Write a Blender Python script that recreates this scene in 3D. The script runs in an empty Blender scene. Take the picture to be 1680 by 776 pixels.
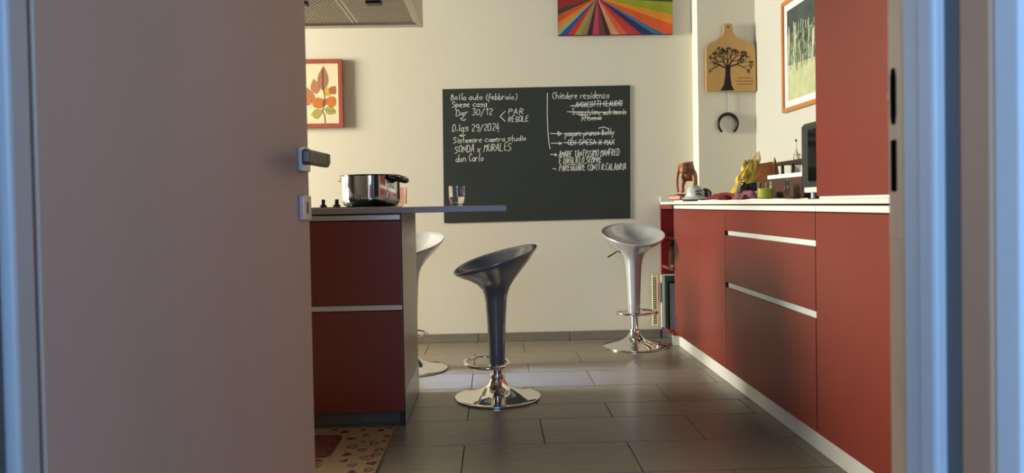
import bpy, bmesh, math, random
from mathutils import Vector, Matrix
random.seed(7)
S = bpy.context.scene
COL = S.collection
PI = math.pi
rad = math.radians

# ------------------------------------------------------------------ camera
YAW, PIT, ROL = 0.025485, 0.017925, -0.018080
cyw, syw, cp, sp, cr, sr = math.cos(YAW), math.sin(YAW), math.cos(PIT), math.sin(PIT), math.cos(ROL), math.sin(ROL)
fwd = Vector((syw*cp, cyw*cp, -sp)); rgt = Vector((cyw, -syw, 0)); up = rgt.cross(fwd)
r2 = rgt*cr + up*sr; u2 = -rgt*sr + up*cr
cam = bpy.data.cameras.new('camera'); camo = bpy.data.objects.new('camera', cam); COL.objects.link(camo)
m3 = Matrix((r2, u2, -fwd)).transposed()
camo.matrix_world = Matrix.Translation((0, 0, 0.9)) @ m3.to_4x4()
cam.sensor_fit = 'HORIZONTAL'; cam.sensor_width = 36.0; cam.lens = 36.0*1180/1680
cam.shift_y = -(388-356.8)/1680
cam.clip_start = 0.02
cam.dof.use_dof = True; cam.dof.focus_distance = 3.6; cam.dof.aperture_fstop = 6.5
S.camera = camo

# ------------------------------------------------------------------ world, lights, exposure
S.view_settings.view_transform = 'Standard'; S.view_settings.look = 'None'
S.view_settings.gamma = 1; S.view_settings.exposure = 0.0
w = bpy.data.worlds.new('world'); S.world = w; w.use_nodes = True
w.node_tree.nodes['Background'].inputs[0].default_value = (0.45, 0.65, 1.0, 1)
w.node_tree.nodes['Background'].inputs[1].default_value = 1.2

def area(name, loc, target, sx, sy, power, color, spread=180):
    l = bpy.data.lights.new(name, 'AREA'); l.shape = 'RECTANGLE'; l.size = sx; l.size_y = sy
    l.energy = power; l.color = color; l.spread = rad(spread)
    o = bpy.data.objects.new(name, l); COL.objects.link(o); o.location = loc
    o.rotation_euler = (Vector(target)-Vector(loc)).to_track_quat('-Z', 'Y').to_euler()
    return o
area('kitchen_window_light', (-4.93, 3.74, 1.9), (-.6, 3.9, 1.5), 0.9, 1.4, 560, (1.0, 0.955, 0.80))
area('balcony_door_sky_light', (-4.93, 3.76, 2.3), (0.0, 3.70, 0.0), 0.25, 0.3, 3.6, (0.30, 0.50, 1.0), 7.5)
area('hall_window_light', (-0.33, -1.0, 1.45), (0.05, 0.6, 1.1), 1.2, 1.2, 41, (0.31, 0.56, 0.98))
S.cycles.diffuse_bounces = 2; S.cycles.max_bounces = 10; S.cycles.transmission_bounces = 8; S.cycles.glossy_bounces = 4

# ------------------------------------------------------------------ materials
def lin(c):
    return tuple(((v/255)/12.92 if v/255 <= .04045 else ((v/255+.055)/1.055)**2.4) for v in c)
MATS = {}
def mat(name, rgb, rough=.5, metal=0., var=.06, scale=12., bump=0., coat=0., spec=.5, trans=0., ior=1.45, stretch=None, rand=0., aniso=0.):
    """procedural surface: base colour (sRGB) with a little noise, optional relief"""
    if name in MATS: return MATS[name]
    m = bpy.data.materials.new(name); m.use_nodes = True; MATS[name] = m
    nt = m.node_tree; b = nt.nodes['Principled BSDF']; L = nt.links
    c = lin(rgb)
    tc = nt.nodes.new('ShaderNodeTexCoord'); mp = nt.nodes.new('ShaderNodeMapping')
    L.new(tc.outputs['Object'], mp.inputs[0])
    if stretch: mp.inputs['Scale'].default_value = stretch
    n = nt.nodes.new('ShaderNodeTexNoise'); n.inputs['Scale'].default_value = scale; n.inputs['Detail'].default_value = 5
    L.new(mp.outputs[0], n.inputs['Vector'])
    r = nt.nodes.new('ShaderNodeValToRGB')
    r.color_ramp.elements[0].position = .3; r.color_ramp.elements[1].position = .7
    r.color_ramp.elements[0].color = tuple(max(0, v*(1-var)) for v in c)+(1,)
    r.color_ramp.elements[1].color = tuple(min(1, v*(1+var)) for v in c)+(1,)
    L.new(n.outputs['Fac'], r.inputs[0]); out = r.outputs[0]
    if rand:
        oi = nt.nodes.new('ShaderNodeObjectInfo'); hv = nt.nodes.new('ShaderNodeHueSaturation')
        mr = nt.nodes.new('ShaderNodeMapRange'); mr.inputs['To Min'].default_value = 1-rand; mr.inputs['To Max'].default_value = 1+rand
        L.new(oi.outputs['Random'], mr.inputs[0]); L.new(mr.outputs[0], hv.inputs['Value']); L.new(out, hv.inputs['Color']); out = hv.outputs[0]
        ad = nt.nodes.new('ShaderNodeVectorMath'); ad.operation = 'ADD'
        sc = nt.nodes.new('ShaderNodeMath'); sc.operation = 'MULTIPLY'; sc.inputs[1].default_value = 37.
        L.new(oi.outputs['Random'], sc.inputs[0]); L.new(sc.outputs[0], ad.inputs[1]); L.new(mp.outputs[0], ad.inputs[0]); L.new(ad.outputs[0], n.inputs['Vector'])
    L.new(out, b.inputs['Base Color'])
    b.inputs['Roughness'].default_value = rough; b.inputs['Metallic'].default_value = metal
    b.inputs['Coat Weight'].default_value = coat; b.inputs['Coat Roughness'].default_value = .08
    b.inputs['Specular IOR Level'].default_value = spec
    b.inputs['Transmission Weight'].default_value = trans; b.inputs['IOR'].default_value = ior
    if bump:
        bp = nt.nodes.new('ShaderNodeBump'); bp.inputs['Strength'].default_value = bump; bp.inputs['Distance'].default_value = .004
        L.new(n.outputs['Fac'], bp.inputs['Height']); L.new(bp.outputs[0], b.inputs['Normal'])
    return m
WALL = mat('cream_paint', (226, 220, 200), .8, var=.015, scale=60, bump=.08)
HALLW = mat('hall_paint', (228, 228, 228), .75, var=.015, scale=60, bump=.08)
TILE = mat('stone_tile', (124, 114, 97), .3, var=.17, scale=9, stretch=(1, 9, 1), bump=.12, rand=.07)
GROUT = mat('grout', (58, 52, 46), .9)
SKIRT = mat('skirting_tile', (128, 121, 104), .5, var=.1, scale=10, stretch=(1, 1, 6), rand=.04)
RED = mat('red_lacquer', (117, 45, 34), .36, var=.03, scale=3)
REDIN = mat('red_melamine', (126, 28, 24), .45, var=.04)
WHITEP = mat('white_profile', (214, 218, 214), .35, var=.02, scale=30)
TOPW = mat('white_worktop', (214, 212, 202), .4, var=.03, scale=30)
TOPI = mat('grey_worktop', (150, 143, 143), .3, var=.04, scale=30)
PANEL = mat('greige_panel', (172, 160, 146), .35, var=.04, scale=4, stretch=(1, 1, .3))
DARKEDGE = mat('dark_edge', (44, 34, 36), .5)
ALU = mat('brushed_aluminium', (182, 180, 180), .32, 1., var=.05, scale=40, stretch=(1, 40, 40))
PATCHSTEEL = mat('light_patch_steel', (170, 172, 176), .3, 1., var=.05, scale=40, stretch=(40, 1, 40))
PLINTHI = mat('grey_plinth', (104, 98, 88), .45, var=.05)
CHROME = mat('chrome', (232, 230, 228), .05, 1., var=.01)
POTM = mat('pot_steel', (205, 206, 210), .09, 1., var=.02, scale=6)
POTD = mat('dark_steel', (70, 68, 66), .2, 1., var=.05)
SILVER = mat('silver_plastic', (188, 189, 190), .22, .35, var=.03, scale=40, coat=.4)
DOOR = mat('taupe_laminate', (210, 182, 166), .5, var=.04, scale=5, stretch=(1, 1, .2))
JAMB = mat('jamb_white', (208, 206, 206), .45, var=.02)
STRIKE = mat('beige_metal', (242, 192, 142), .45, 0, var=.08, scale=25, stretch=(1, 1, .3))
TAUPE = mat('taupe_casing', (200, 152, 120), .5, var=.04)
GASKET = mat('rubber_gasket', (108, 108, 108), .7)
HANDLE = mat('satin_nickel', (112, 102, 98), .38, 1., var=.04)
ROSE = mat('bright_nickel', (214, 210, 210), .25, 1., var=.03)
BLACK = mat('black_plastic', (18, 17, 17), .4)
BOARD = mat('slate_film', (46, 52, 48), .75, var=.12, scale=5)
CHALK = mat('chalk', (238, 238, 228), .95, var=.1, scale=200)
REDWOOD = mat('red_wood', (172, 88, 74), .4, var=.1, scale=20, stretch=(1, 1, .2))
PAPER = mat('cream_paper', (238, 228, 186), .8, var=.02)
WPAPER = mat('white_paper', (232, 230, 222), .8, var=.03, bump=.2)
WOOD = mat('beech', (196, 154, 92), .5, var=.12, scale=9, stretch=(1, 1, .12))
ORWOOD = mat('orange_wood', (182, 116, 58), .45, var=.15, scale=14, stretch=(1, .3, .3))
INK = mat('burnt_ink', (40, 24, 20), .8)
BROWNW = mat('dark_brown_wood', (74, 50, 36), .5, var=.15, scale=10, stretch=(1, .2, 1))
DKWOOD = mat('ebony_wood', (46, 30, 24), .45, var=.2, scale=20)
CARVE = mat('carved_wood', (160, 108, 74), .4, var=.35, scale=9, stretch=(1, 1, .4))
GLASS = mat('clear_glass', (250, 250, 250), .02, 0, var=0, trans=1., ior=1.45)
PINKG = mat('pink_glass', (252, 226, 218), .03, 0, var=.01, trans=.98, ior=1.45)
WATER = mat('water', (250, 252, 255), .0, 0, var=0, trans=1., ior=1.33)
LIME = mat('lime_wax', (212, 226, 60), .5, var=.04, coat=.2)
HOOD = mat('hood_steel', (212, 205, 188), .42, .5, var=.05, scale=30)
HOODD = mat('hood_slot', (92, 88, 78), .6, .3)
RUG = mat('rug_cotton', (146, 120, 88), .95, var=.1, scale=160, bump=.4)
RUGRED = mat('rug_print', (96, 34, 34), .95, var=.12, scale=120)
RUGBR = mat('rug_brown_print', (70, 42, 34), .95, var=.12, scale=120)
MAROON = mat('maroon_cloth', (112, 28, 40), .85, var=.2, scale=60, bump=.3)
SILK = mat('pink_grey_cloth', (128, 76, 84), .7, var=.75, scale=22, bump=.3)
YBAG = mat('yellow_foil', (222, 182, 84), .32, .2, var=.55, scale=34, bump=.7)
OBAG = mat('orange_paper', (176, 112, 56), .55, 0, var=.3, scale=14, bump=.5)
DKFOIL = mat('dark_foil', (40, 34, 38), .35, .2, var=.4, scale=30, bump=.6)
CAPW = mat('cap_white', (186, 190, 188), .55, var=.08, scale=20, bump=.2)
CAPD = mat('cap_dark', (62, 46, 44), .6, var=.2, scale=30)
GREYC = mat('grey_casing', (64, 66, 64), .35, .3, var=.05)
BGLASS = mat('black_glass', (10, 13, 11), .08, var=.02)

# ------------------------------------------------------------------ mesh helpers
ORG = {}
def obj(name, bm, m, parent=None, smooth=None, origin=None):
    """link one bmesh as ONE mesh object; coordinates are world ones and are moved to the parent's base"""
    bmesh.ops.recalc_face_normals(bm, faces=bm.faces[:])
    me = bpy.data.meshes.new(name)
    org = Vector(origin) if origin is not None else (ORG.get(parent.name, Vector()) if parent else Vector())
    if org.length: bmesh.ops.translate(bm, verts=bm.verts[:], vec=-org)
    bm.to_mesh(me); bm.free()
    if smooth:
        for p in me.polygons: p.use_smooth = True
        me.set_sharp_from_angle(angle=rad(smooth))
    for x in (m if isinstance(m, (list, tuple)) else [m]): me.materials.append(x)
    o = bpy.data.objects.new(name, me); COL.objects.link(o)
    if parent: o.parent = parent; ORG[o.name] = org
    else: o.location = org; ORG[o.name] = org
    return o
def thing(name, label, cat, loc=(0, 0, 0), group=None, rot=0):
    o = bpy.data.objects.new(name, None); COL.objects.link(o); o.location = loc; o.rotation_euler = (0, 0, rot)
    o.empty_display_size = .05
    o['label'] = label; o['category'] = cat
    if group: o['group'] = group
    ORG[o.name] = Vector(loc); return o
def tag(o, label, cat, group=None):
    o['label'] = label; o['category'] = cat
    if group: o['group'] = group
    return o
def struct(o, label=None):
    o['kind'] = 'structure'
    if label: o['label'] = label
    return o
def box(x0, x1, y0, y1, z0, z1, bev=0, bm=None):
    b = bmesh.new()
    bmesh.ops.create_cube(b, size=1, matrix=Matrix.Translation(((x0+x1)/2, (y0+y1)/2, (z0+z1)/2)) @ Matrix.Diagonal((abs(x1-x0), abs(y1-y0), abs(z1-z0), 1)))
    if bev: bmesh.ops.bevel(b, geom=b.edges[:], offset=bev, segments=2, affect='EDGES', profile=.5)
    return join(bm, b)
def join(bm, b):
    if bm is None: return b
    me = bpy.data.meshes.new('t'); b.to_mesh(me); b.free(); bm.from_mesh(me); bpy.data.meshes.remove(me); return bm
def lathe(prof, c=(0, 0, 0), n=40, bm=None, close=False):
    b = bm or bmesh.new(); rings = []
    for r, z in prof:
        if r < 1e-5: rings.append([b.verts.new((c[0], c[1], c[2]+z))])
        else: rings.append([b.verts.new((c[0]+r*math.cos(2*PI*i/n), c[1]+r*math.sin(2*PI*i/n), c[2]+z)) for i in range(n)])
    for a, d in zip(rings, rings[1:]): skin_rings(b, a, d)
    if not close:
        for q in (rings[0], rings[-1]):
            if len(q) > 2: b.faces.new(q)
    return b
def skin_rings(b, a, d):
    n = max(len(a), len(d))
    for i in range(n):
        j = (i+1) % n
        if len(a) == 1: b.faces.new((a[0], d[i], d[j]))
        elif len(d) == 1: b.faces.new((a[i], a[j], d[0]))
        else: b.faces.new((a[i], a[j], d[j], d[i]))
def tube(pts, r, n=8, closed=False, bm=None, flat=1.):
    b = bm or bmesh.new(); P = [Vector(p) for p in pts]; N = len(P); rings = []
    prev = None
    for i, p in enumerate(P):
        if closed: t = (P[(i+1) % N]-P[i-1]).normalized()
        else: t = (P[min(i+1, N-1)]-P[max(i-1, 0)]).normalized()
        ref = prev if prev else (Vector((0, 0, 1)) if abs(t.z) < .9 else Vector((0, 1, 0)))
        u = (ref-t*ref.dot(t)).normalized(); prev = u; v = t.cross(u)
        rr = r[i] if isinstance(r, (list, tuple)) else r
        rings.append([b.verts.new(p+u*rr*math.cos(2*PI*k/n)*flat+v*rr*math.sin(2*PI*k/n)) for k in range(n)])
    for a, d in zip(rings, rings[1:]): skin_rings(b, a, d)
    if closed: skin_rings(b, rings[-1], rings[0])
    else: b.faces.new(rings[0]); b.faces.new(rings[-1])
    return b
def prism(poly, fr, depth, bm=None):
    """poly: 2D outline, fr(u,v,d)->3D point, extruded from d=0 to depth"""
    b = bm or bmesh.new()
    a = [b.verts.new(fr(u, v, 0)) for u, v in poly]; c = [b.verts.new(fr(u, v, depth)) for u, v in poly]
    b.faces.new(a); b.faces.new(c[::-1])
    n = len(poly)
    for i in range(n): b.faces.new((a[i], a[(i+1) % n], c[(i+1) % n], c[i]))
    return b
def blob(u, v, ru, rv, ang=0, n=16, fn=None):
    o = []
    for i in range(n):
        a = 2*PI*i/n; k = fn(a) if fn else 1
        x, y = ru*k*math.cos(a), rv*k*math.sin(a)
        o.append((u+x*math.cos(ang)-y*math.sin(ang), v+x*math.sin(ang)+y*math.cos(ang)))
    return o
def ribbon(pts, wd):
    """a polyline as quads of width wd, 2D (list of 4-point polygons)"""
    out = []
    for (x0, y0), (x1, y1) in zip(pts, pts[1:]):
        dx, dy = x1-x0, y1-y0; l = math.hypot(dx, dy) or 1e-6
        nx, ny = -dy/l*wd/2, dx/l*wd/2; ex, ey = dx/l*wd*.3, dy/l*wd*.3
        out.append([(x0+nx-ex, y0+ny-ey), (x0-nx-ex, y0-ny-ey), (x1-nx+ex, y1-ny+ey), (x1+nx+ex, y1+ny+ey)])
    return out
def decal(polys, fr, t=.0006):
    b = bmesh.new()
    for k, p in enumerate(polys): prism(p, fr, t+(k % 7)*1e-5, b)
    return b

# ------------------------------------------------------------------ the setting
BY, RX, LX, CZ = 4.73, 1.702, -5.0, 2.8          # back wall, right wall, left wall, ceiling
FY0, FY1 = 0.555, 0.708                           # wall with the doorway
struct(obj('wall_back', box(LX-.15, RX+.15, BY, BY+.15, 0, CZ), WALL), 'cream painted kitchen wall behind the blackboard')
struct(obj('wall_right', box(RX, RX+.15, FY1, BY, 0, CZ), mat('white_paint', (192, 190, 180), .8, var=.015, scale=60, bump=.08)), 'pale painted wall behind the red cabinet run')
struct(obj('wall_corner', box(1.328, RX, 4.604, BY, 0, CZ), WALL), 'shallow pilaster in the corner where the chopping board hangs')
b = box(LX-.15, LX, FY1, 3.3, 0, CZ); box(LX-.15, LX, 4.38, BY, 0, CZ, bm=b); box(LX-.15, LX, 3.3, 4.38, 2.65, CZ, bm=b)
struct(obj('wall_left', b, mat('low_bounce_paint', (62, 55, 50), .8, var=.02, scale=50)), 'unseen wall with the balcony opening, darkened to cut bounced light')
b = box(LX-.1, LX-.04, 3.3, 3.34, 0, 2.65); box(LX-.1, LX-.04, 4.34, 4.38, 0, 2.65, bm=b); box(LX-.1, LX-.04, 3.34, 4.34, 2.61, 2.65, bm=b); box(LX-.1, LX-.04, 3.34, 4.34, .86, .93, bm=b)
struct(obj('window_1', b, JAMB), 'white frame of the balcony opening')
KW = mat('low_bounce_paint', (62, 55, 50), .8, var=.02, scale=50)  # dark paint given to unseen walls to cut bounced light
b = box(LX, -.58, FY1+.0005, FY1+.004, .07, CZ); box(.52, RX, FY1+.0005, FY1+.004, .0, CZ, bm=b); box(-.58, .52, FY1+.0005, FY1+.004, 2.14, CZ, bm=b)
struct(obj('wall_bounce_skin', b, KW), 'added dark skin on the kitchen side of the doorway wall, cutting bounced light')  # thin sheet added over the unseen wall side to soak up bounce
b = box(LX-.15, -.56, FY0, FY1, 0, CZ); box(.50, RX+.15, FY0, FY1, 0, CZ, bm=b); box(-.56, .50, FY0, FY1, 2.12, CZ, bm=b)
struct(obj('wall_front', b, HALLW), 'painted wall around the doorway')
b = box(-1.3, -1.2, -2.1, FY0, 0, CZ); struct(obj('wall_hall_left', b, HALLW), 'hall side wall')
b = box(1.1, 1.2, -2.1, FY0, 0, CZ); struct(obj('wall_hall_right', b, HALLW), 'hall side wall')
b = box(-1.3, 1.2, -2.2, -2.1, 0, CZ); struct(obj('wall_hall_back', b, HALLW), 'hall end wall')
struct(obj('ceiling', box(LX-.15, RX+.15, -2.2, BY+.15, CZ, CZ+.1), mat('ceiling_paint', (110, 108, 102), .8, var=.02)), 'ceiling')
floor = struct(obj('floor', box(LX-.15, RX+.15, -2.2, BY+.15, -.08, -.004), GROUT), 'brown grey stone tile floor laid in running bond')
# tiles: rows of three widths pattern (wide, wide, narrow), 61 cm long, half bond
def tile_mesh(wd, ln):
    b = box(0, ln, 0, wd, -.004, .0, .0012)
    me = bpy.data.meshes.new('tile'); b.to_mesh(me); b.free(); me.materials.append(TILE); return me
ROWS = [(4.36, 4.672), (4.672, 4.73), (4.045, 4.36), (3.837, 4.045), (3.525, 3.837), (3.214, 3.525), (2.997, 3.214), (2.683, 2.997), (2.372, 2.683), (2.16, 2.372), (1.848, 2.16), (1.537, 1.848), (1.325, 1.537), (1.013, 1.325), (.708, 1.013)]
OFF = [.177, .485, .485, .177, .485, .177, .485, .177, .485, .177, .485, .177, .485, .177, .485]
G = .0035
cache = {}
for (y0, y1), off in zip(ROWS, OFF):
    x = off-.61*9
    while x < RX:
        x0, x1 = max(x, LX), min(x+.61, RX)
        if x1-x0 > .02:
            key = (round(y1-y0, 3), round(x1-x0, 3))
            if key not in cache: cache[key] = tile_mesh(y1-y0-G, x1-x0-G)
            t = bpy.data.objects.new('tile', cache[key]); COL.objects.link(t); t.parent = floor; t.location = (x0+G/2, y0+G/2, 0)
        x += .61
# skirting, in tile lengths
base = struct(obj('baseboard_back', box(-1.62, 1.10, BY-.004, BY, 0, .056), GROUT), 'grey tile skirting along the back wall')
xs = [-1.32, -.715, -.115, .489, 1.093]
for a, d in zip(xs, xs[1:]):
    obj('skirting_tile', box(a+.002, d-.002, BY-.012, BY-.004, .001, .058, .001), SKIRT, base)
trim = struct(obj('trim_1', box(1.10, 1.328, BY-.014, BY, .9005, .935, .002), WHITEP), 'thin pale upstand behind the far end of the worktop')

# ------------------------------------------------------------------ door frame and door
b = box(.396, .50, .678, .7095, 0, 2.08)
jr = struct(obj('trim_2', b, STRIKE), 'beige strike side rebate of the door frame')
obj('strike_plate', prism(blob(.6965, 0, .0095, .14, n=4, ang=0) and [(.6866, .86), (.7085, .86), (.7085, 1.08), (.6866, 1.08)], lambda u, v, d: (.396-d, u, v), .0008), STRIKE, jr)
VOID = mat('dark_recess', (14, 12, 10), 1., spec=0)
def slot(z0, z1, r, name):
    pts = [(.6945, z0+r), (.6945, z1-r), (.6965, z1), (.7025, z1), (.7045, z1-r), (.7045, z0+r), (.7025, z0), (.6965, z0)]
    obj(name, prism(pts, lambda u, v, d: (.3951-d, u, v), .0004), VOID, jr)
slot(.972, 1.027, .009, 'latch_slot'); slot(.906, .957, .001, 'bolt_slot')
obj('latch_lip', box(.3938, .3950, .7052, .7075, .996, 1.004, .0003), STRIKE, jr)
b = box(.392, .50, .650, .678, 0, 2.08, .002); box(.388, .50, .624, .650, 0, 2.08, .004, bm=b)
struct(obj('trim_3', b, JAMB), 'pale stepped lining of the doorway beside the strike')
b = box(.398, .50, .600, .624, 0, 2.08); struct(obj('trim_4', b, GASKET), 'dark groove of the doorway lining')
b = box(.3955, .50, .563, .600, 0, 2.12, .002); struct(obj('trim_5', b, TAUPE), 'taupe edge of the door casing')
b = box(.3985, .58, .535, .5625, 0, 2.16, .002); struct(obj('trim_6', b, HALLW), 'pale door casing on the hall side')
b = box(-.56, -.449, .6835, .716, 0, 2.08, .004); struct(obj('trim_7', b, JAMB), 'pale lining of the doorway beside the hinges')
b = box(-.56, -.462, .640, .6835, 0, 2.08); struct(obj('trim_8', b, GASKET), 'dark groove beside the hinge side lining')
b = box(-.58, -.4565, .535, .640, 0, 2.12); struct(obj('trim_9', b, TAUPE), 'taupe casing on the hinge side')
b = box(-.56, .50, .563, .708, 2.08, 2.12); struct(obj('trim_10', b, JAMB), 'head of the door frame')
# leaf: hinge H, free edge E
H = Vector((-.4475, .72, 0)); E_ = Vector((-.3925, 1.545, 0)); dv = (E_-H).normalized(); nv = Vector((dv.y, -dv.x, 0)); LL = (E_-H).length
def leaf(u, n, z): return H+dv*u+nv*n+Vector((0, 0, z))
def leafbox(u0, u1, n0, n1, z0, z1, bev=0):
    b = box(u0, u1, n0, n1, z0, z1, bev)
    for v in b.verts: v.co = leaf(v.co.x, v.co.y, v.co.z)
    return b
door = struct(obj('door_1', leafbox(0, LL, -.042, 0, .008, 2.06, .0015), DOOR), 'taupe laminate door standing open into the kitchen')
U = LL-.048
h = obj('handle', leafbox(U-.02, U+.03, 0.0005, .0105, .976, 1.026, .0015), ROSE, door)
obj('handle_neck', leafbox(U-.006, U+.016, .0105, .058, .99, 1.012, .003), HANDLE, h)
obj('handle_lever', leafbox(U-.118, U+.018, .040, .056, .984, 1.013, .005), HANDLE, h)
k = obj('key_rose', leafbox(U-.02, U+.03, 0.0005, .0105, .876, .926, .0015), ROSE, door)
obj('keyhole', leafbox(U+.001, U+.009, .0105, .0111, .889, .913), BLACK, k)
for z in (.28, 1.78): obj('hinge', tube([leaf(-.006, .004, z), leaf(-.006, .004, z+.09)], .006, 10), HANDLE, door, 40)

# ------------------------------------------------------------------ right-hand cabinet run
FX = 1.11
def front(y0, y1, z0, z1, parent, name='door'):
    return obj(name, box(FX, FX+.02, y0+.0015, y1-.0015, z0, z1, .0015), RED, parent)
def carcass(y0, y1, parent):
    obj('body', box(FX+.0385, RX-.004, y0+.002, y1-.002, .085, .879), REDIN, parent)
def profile(y0, y1, z0, z1, parent, name='grip_profile'):
    # an L shaped grip rail, recessed behind the fronts
    pr = [(FX+.003, z0), (FX+.006, z0), (FX+.020, z0+.004), (FX+.020, z1), (FX+.038, z1), (FX+.038, z0-.004), (FX+.003, z0-.004)]
    return obj(name, prism([(x, z) for x, z in pr], lambda u, v, d: (u, y0+d, v), y1-y0), WHITEP, parent)
c1 = thing('narrow_cabinet', 'red base cabinet with two narrow plain doors next to the open shelves', 'cabinet', (1.40, 3.92, 0))
carcass(3.432, 4.412, c1); front(3.432, 3.898, .088, .853, c1); front(3.898, 4.412, .088, .853, c1)
obj('top_profile', box(FX+.002, FX+.038, 3.434, 4.412, .857, .8775, .001), WHITEP, c1)
c2 = thing('drawer_cabinet', 'red base cabinet with three wide drawers and white grip rails', 'cabinet', (1.40, 2.945, 0))
carcass(2.460, 3.430, c2)
for z0, z1 in ((.757, .853), (.510, .735), (.088, .485)): front(2.460, 3.430, z0, z1, c2, 'drawer_front')
for z0, z1 in ((.735, .757), (.485, .510)):
    p = obj('grip_rail', box(FX+.006, FX+.037, 2.463, 3.402, z0+.0006, z1-.0006, .001), WHITEP, c2)
    obj('rail_end', box(FX+.012, FX+.037, 3.4025, 3.428, z0+.001, z1-.001), BLACK, p)
obj('top_profile', box(FX+.002, FX+.038, 2.462, 3.432, .857, .8775, .001), WHITEP, c2)
c3 = thing('plain_cabinet', 'red base cabinet with one plain door beneath the tall red cupboard', 'cabinet', (1.40, 2.0, 0))
carcass(1.56, 2.458, c3); front(1.56, 2.457, .088, .853, c3)
obj('top_profile', box(FX+.002, FX+.038, 1.56, 2.460, .857, .8775, .001), WHITEP, c3)
pl = tag(obj('plinth', box(1.145, 1.162, 1.56, 4.47, .0005, .0845, .001), TOPW, origin=(1.15, 3, 0)), 'long pale plinth strip under the red base cabinets', 'plinth')
obj('plinth_end', box(1.105, 1.145, 4.452, 4.470, .0005, .0845, .001), TOPW, pl)
# open shelf unit at the far end
s1 = thing('shelf_unit', 'narrow red open shelf unit at the far end of the cabinets, holding books', 'shelf', (1.40, 4.57, 0))
obj('far_panel', box(1.098, RX-.006, 4.700, 4.718, .06, .879, .001), REDIN, s1)
obj('back_panel', box(1.46, 1.475, 4.416, 4.70, .09, .879), REDIN, s1)
obj('bottom_panel', box(1.10, RX-.006, 4.416, 4.70, .070, .090, .001), REDIN, s1)
obj('shelf', box(1.101, 1.459, 4.416, 4.699, .470, .488, .001), RED, s1)
obj('top_rail', box(1.100, 1.46, 4.416, 4.700, .855, .879, .001), RED, s1)
obj('shelf', box(1.13, 1.459, 4.416, 4.699, .66, .676, .001), REDIN, s1)
wt = tag(obj('worktop', box(1.099, RX-.003, 1.56, 4.718, .8835, .9, .0015), TOPW, origin=(1.4, 3, .88)), 'long thin white worktop over the red cabinets', 'worktop')
tc = thing('tall_cupboard', 'tall plain red cupboard standing on the white worktop beside the doorway', 'cupboard', (1.4, 2.0, .9))
obj('body', box(FX+.022, RX-.004, 1.56, 2.440, .9105, 2.25), REDIN, tc)
obj('door', box(FX, FX+.02, 1.56, 2.444, .9095, 2.25, .0015), RED, tc)
obj('base_strip', box(FX+.006, RX-.01, 1.562, 2.436, .9005, .910), WHITEP, tc)

# books on the bottom shelf: (y0, y1, x0, z1, colour, label)
BK = [(4.664, 4.690, 1.030, .425, (232, 220, 176), 'cream spiral bound notebook, the farthest and most protruding on the shelf'),
      (4.632, 4.656, 1.055, .425, (214, 182, 156), 'pinkish beige book between the spiral notebook and the white binder'),
      (4.598, 4.626, 1.073, .428, (226, 224, 212), 'thick white binder with a dark label next to the green book'),
      (4.560, 4.590, 1.088, .425, (58, 88, 66), 'green backed book in the middle of the shelf row'),
      (4.520, 4.536, 1.0965, .395, (26, 24, 24), 'black thin book set deep beside the green one'),
      (4.488, 4.508, 1.1045, .385, (212, 214, 200), 'thin pale book nearest the red door')]
for i, (y0, y1, x0, z1, c, lab) in enumerate(BK):
    t = thing('book', lab, 'book', (x0+.1, (y0+y1)/2, .0905), 'books on the bottom shelf')
    cm = mat('book_cover_%d' % i, c, .6, var=.05)
    pw = .22
    bb = box(x0, x0+.003, y0, y1, .0905, z1); box(x0, x0+pw, y0, y0+.003, .0905, z1, bm=bb); box(x0, x0+pw, y1-.003, y1, .0905, z1, bm=bb)
    obj('cover', bb, cm, t)
    obj('pages', box(x0+.004, x0+pw-.004, y0+.0035, y1-.0035, .094, z1-.004), WPAPER, t)
    if i == 0:
        for kx in range(22): obj('spiral_ring', tube([(x0+.011+.009*math.cos(a), y0-.0035+.004*math.sin(a), .112+kx*.0138) for a in [j*2*PI/6 for j in range(6)]], .0022, 4, True), BLACK, t)
    if i == 2: obj('spine_label', box(x0-.0006, x0-.0001, y0+.004, y1-.004, .25, .38), BLACK, t)
# objects on the middle shelf: small bottles
for j, (x, y, hgt, c, lab) in enumerate([(1.118, 4.50, .150, (190, 120, 60), 'amber bottle with a dark cap on the middle shelf'), (1.14, 4.56, .165, (150, 150, 160), 'grey spray bottle behind the amber one on the middle shelf')]):
    t = thing('bottle', lab, 'bottle', (x, y, .4885), 'bottles on the middle shelf')
    obj('body', lathe([(.0, 0), (.018, 0), (.019, .004), (.019, hgt*.6), (.015, hgt*.72), (.008, hgt*.78), (.008, hgt*.86)], (x, y, .4885), 20), mat('bottle_%d' % j, c, .25, var=.05), t, 40)
    obj('cap', lathe([(.0095, hgt*.84), (.0095, hgt), (.0, hgt)], (x, y, .4885), 16), BLACK, t, 40)
o = tag(obj('plastic_scoop', tube([(1.10, 4.43, .50), (1.112, 4.46, .502), (1.15, 4.56, .496)], [.010, .011, .006], 8), mat('scoop_pink', (214, 150, 140), .4), smooth=50, origin=(1.112, 4.46, .4885)), 'pinkish plastic scoop lying on the middle shelf edge', 'scoop')

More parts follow.
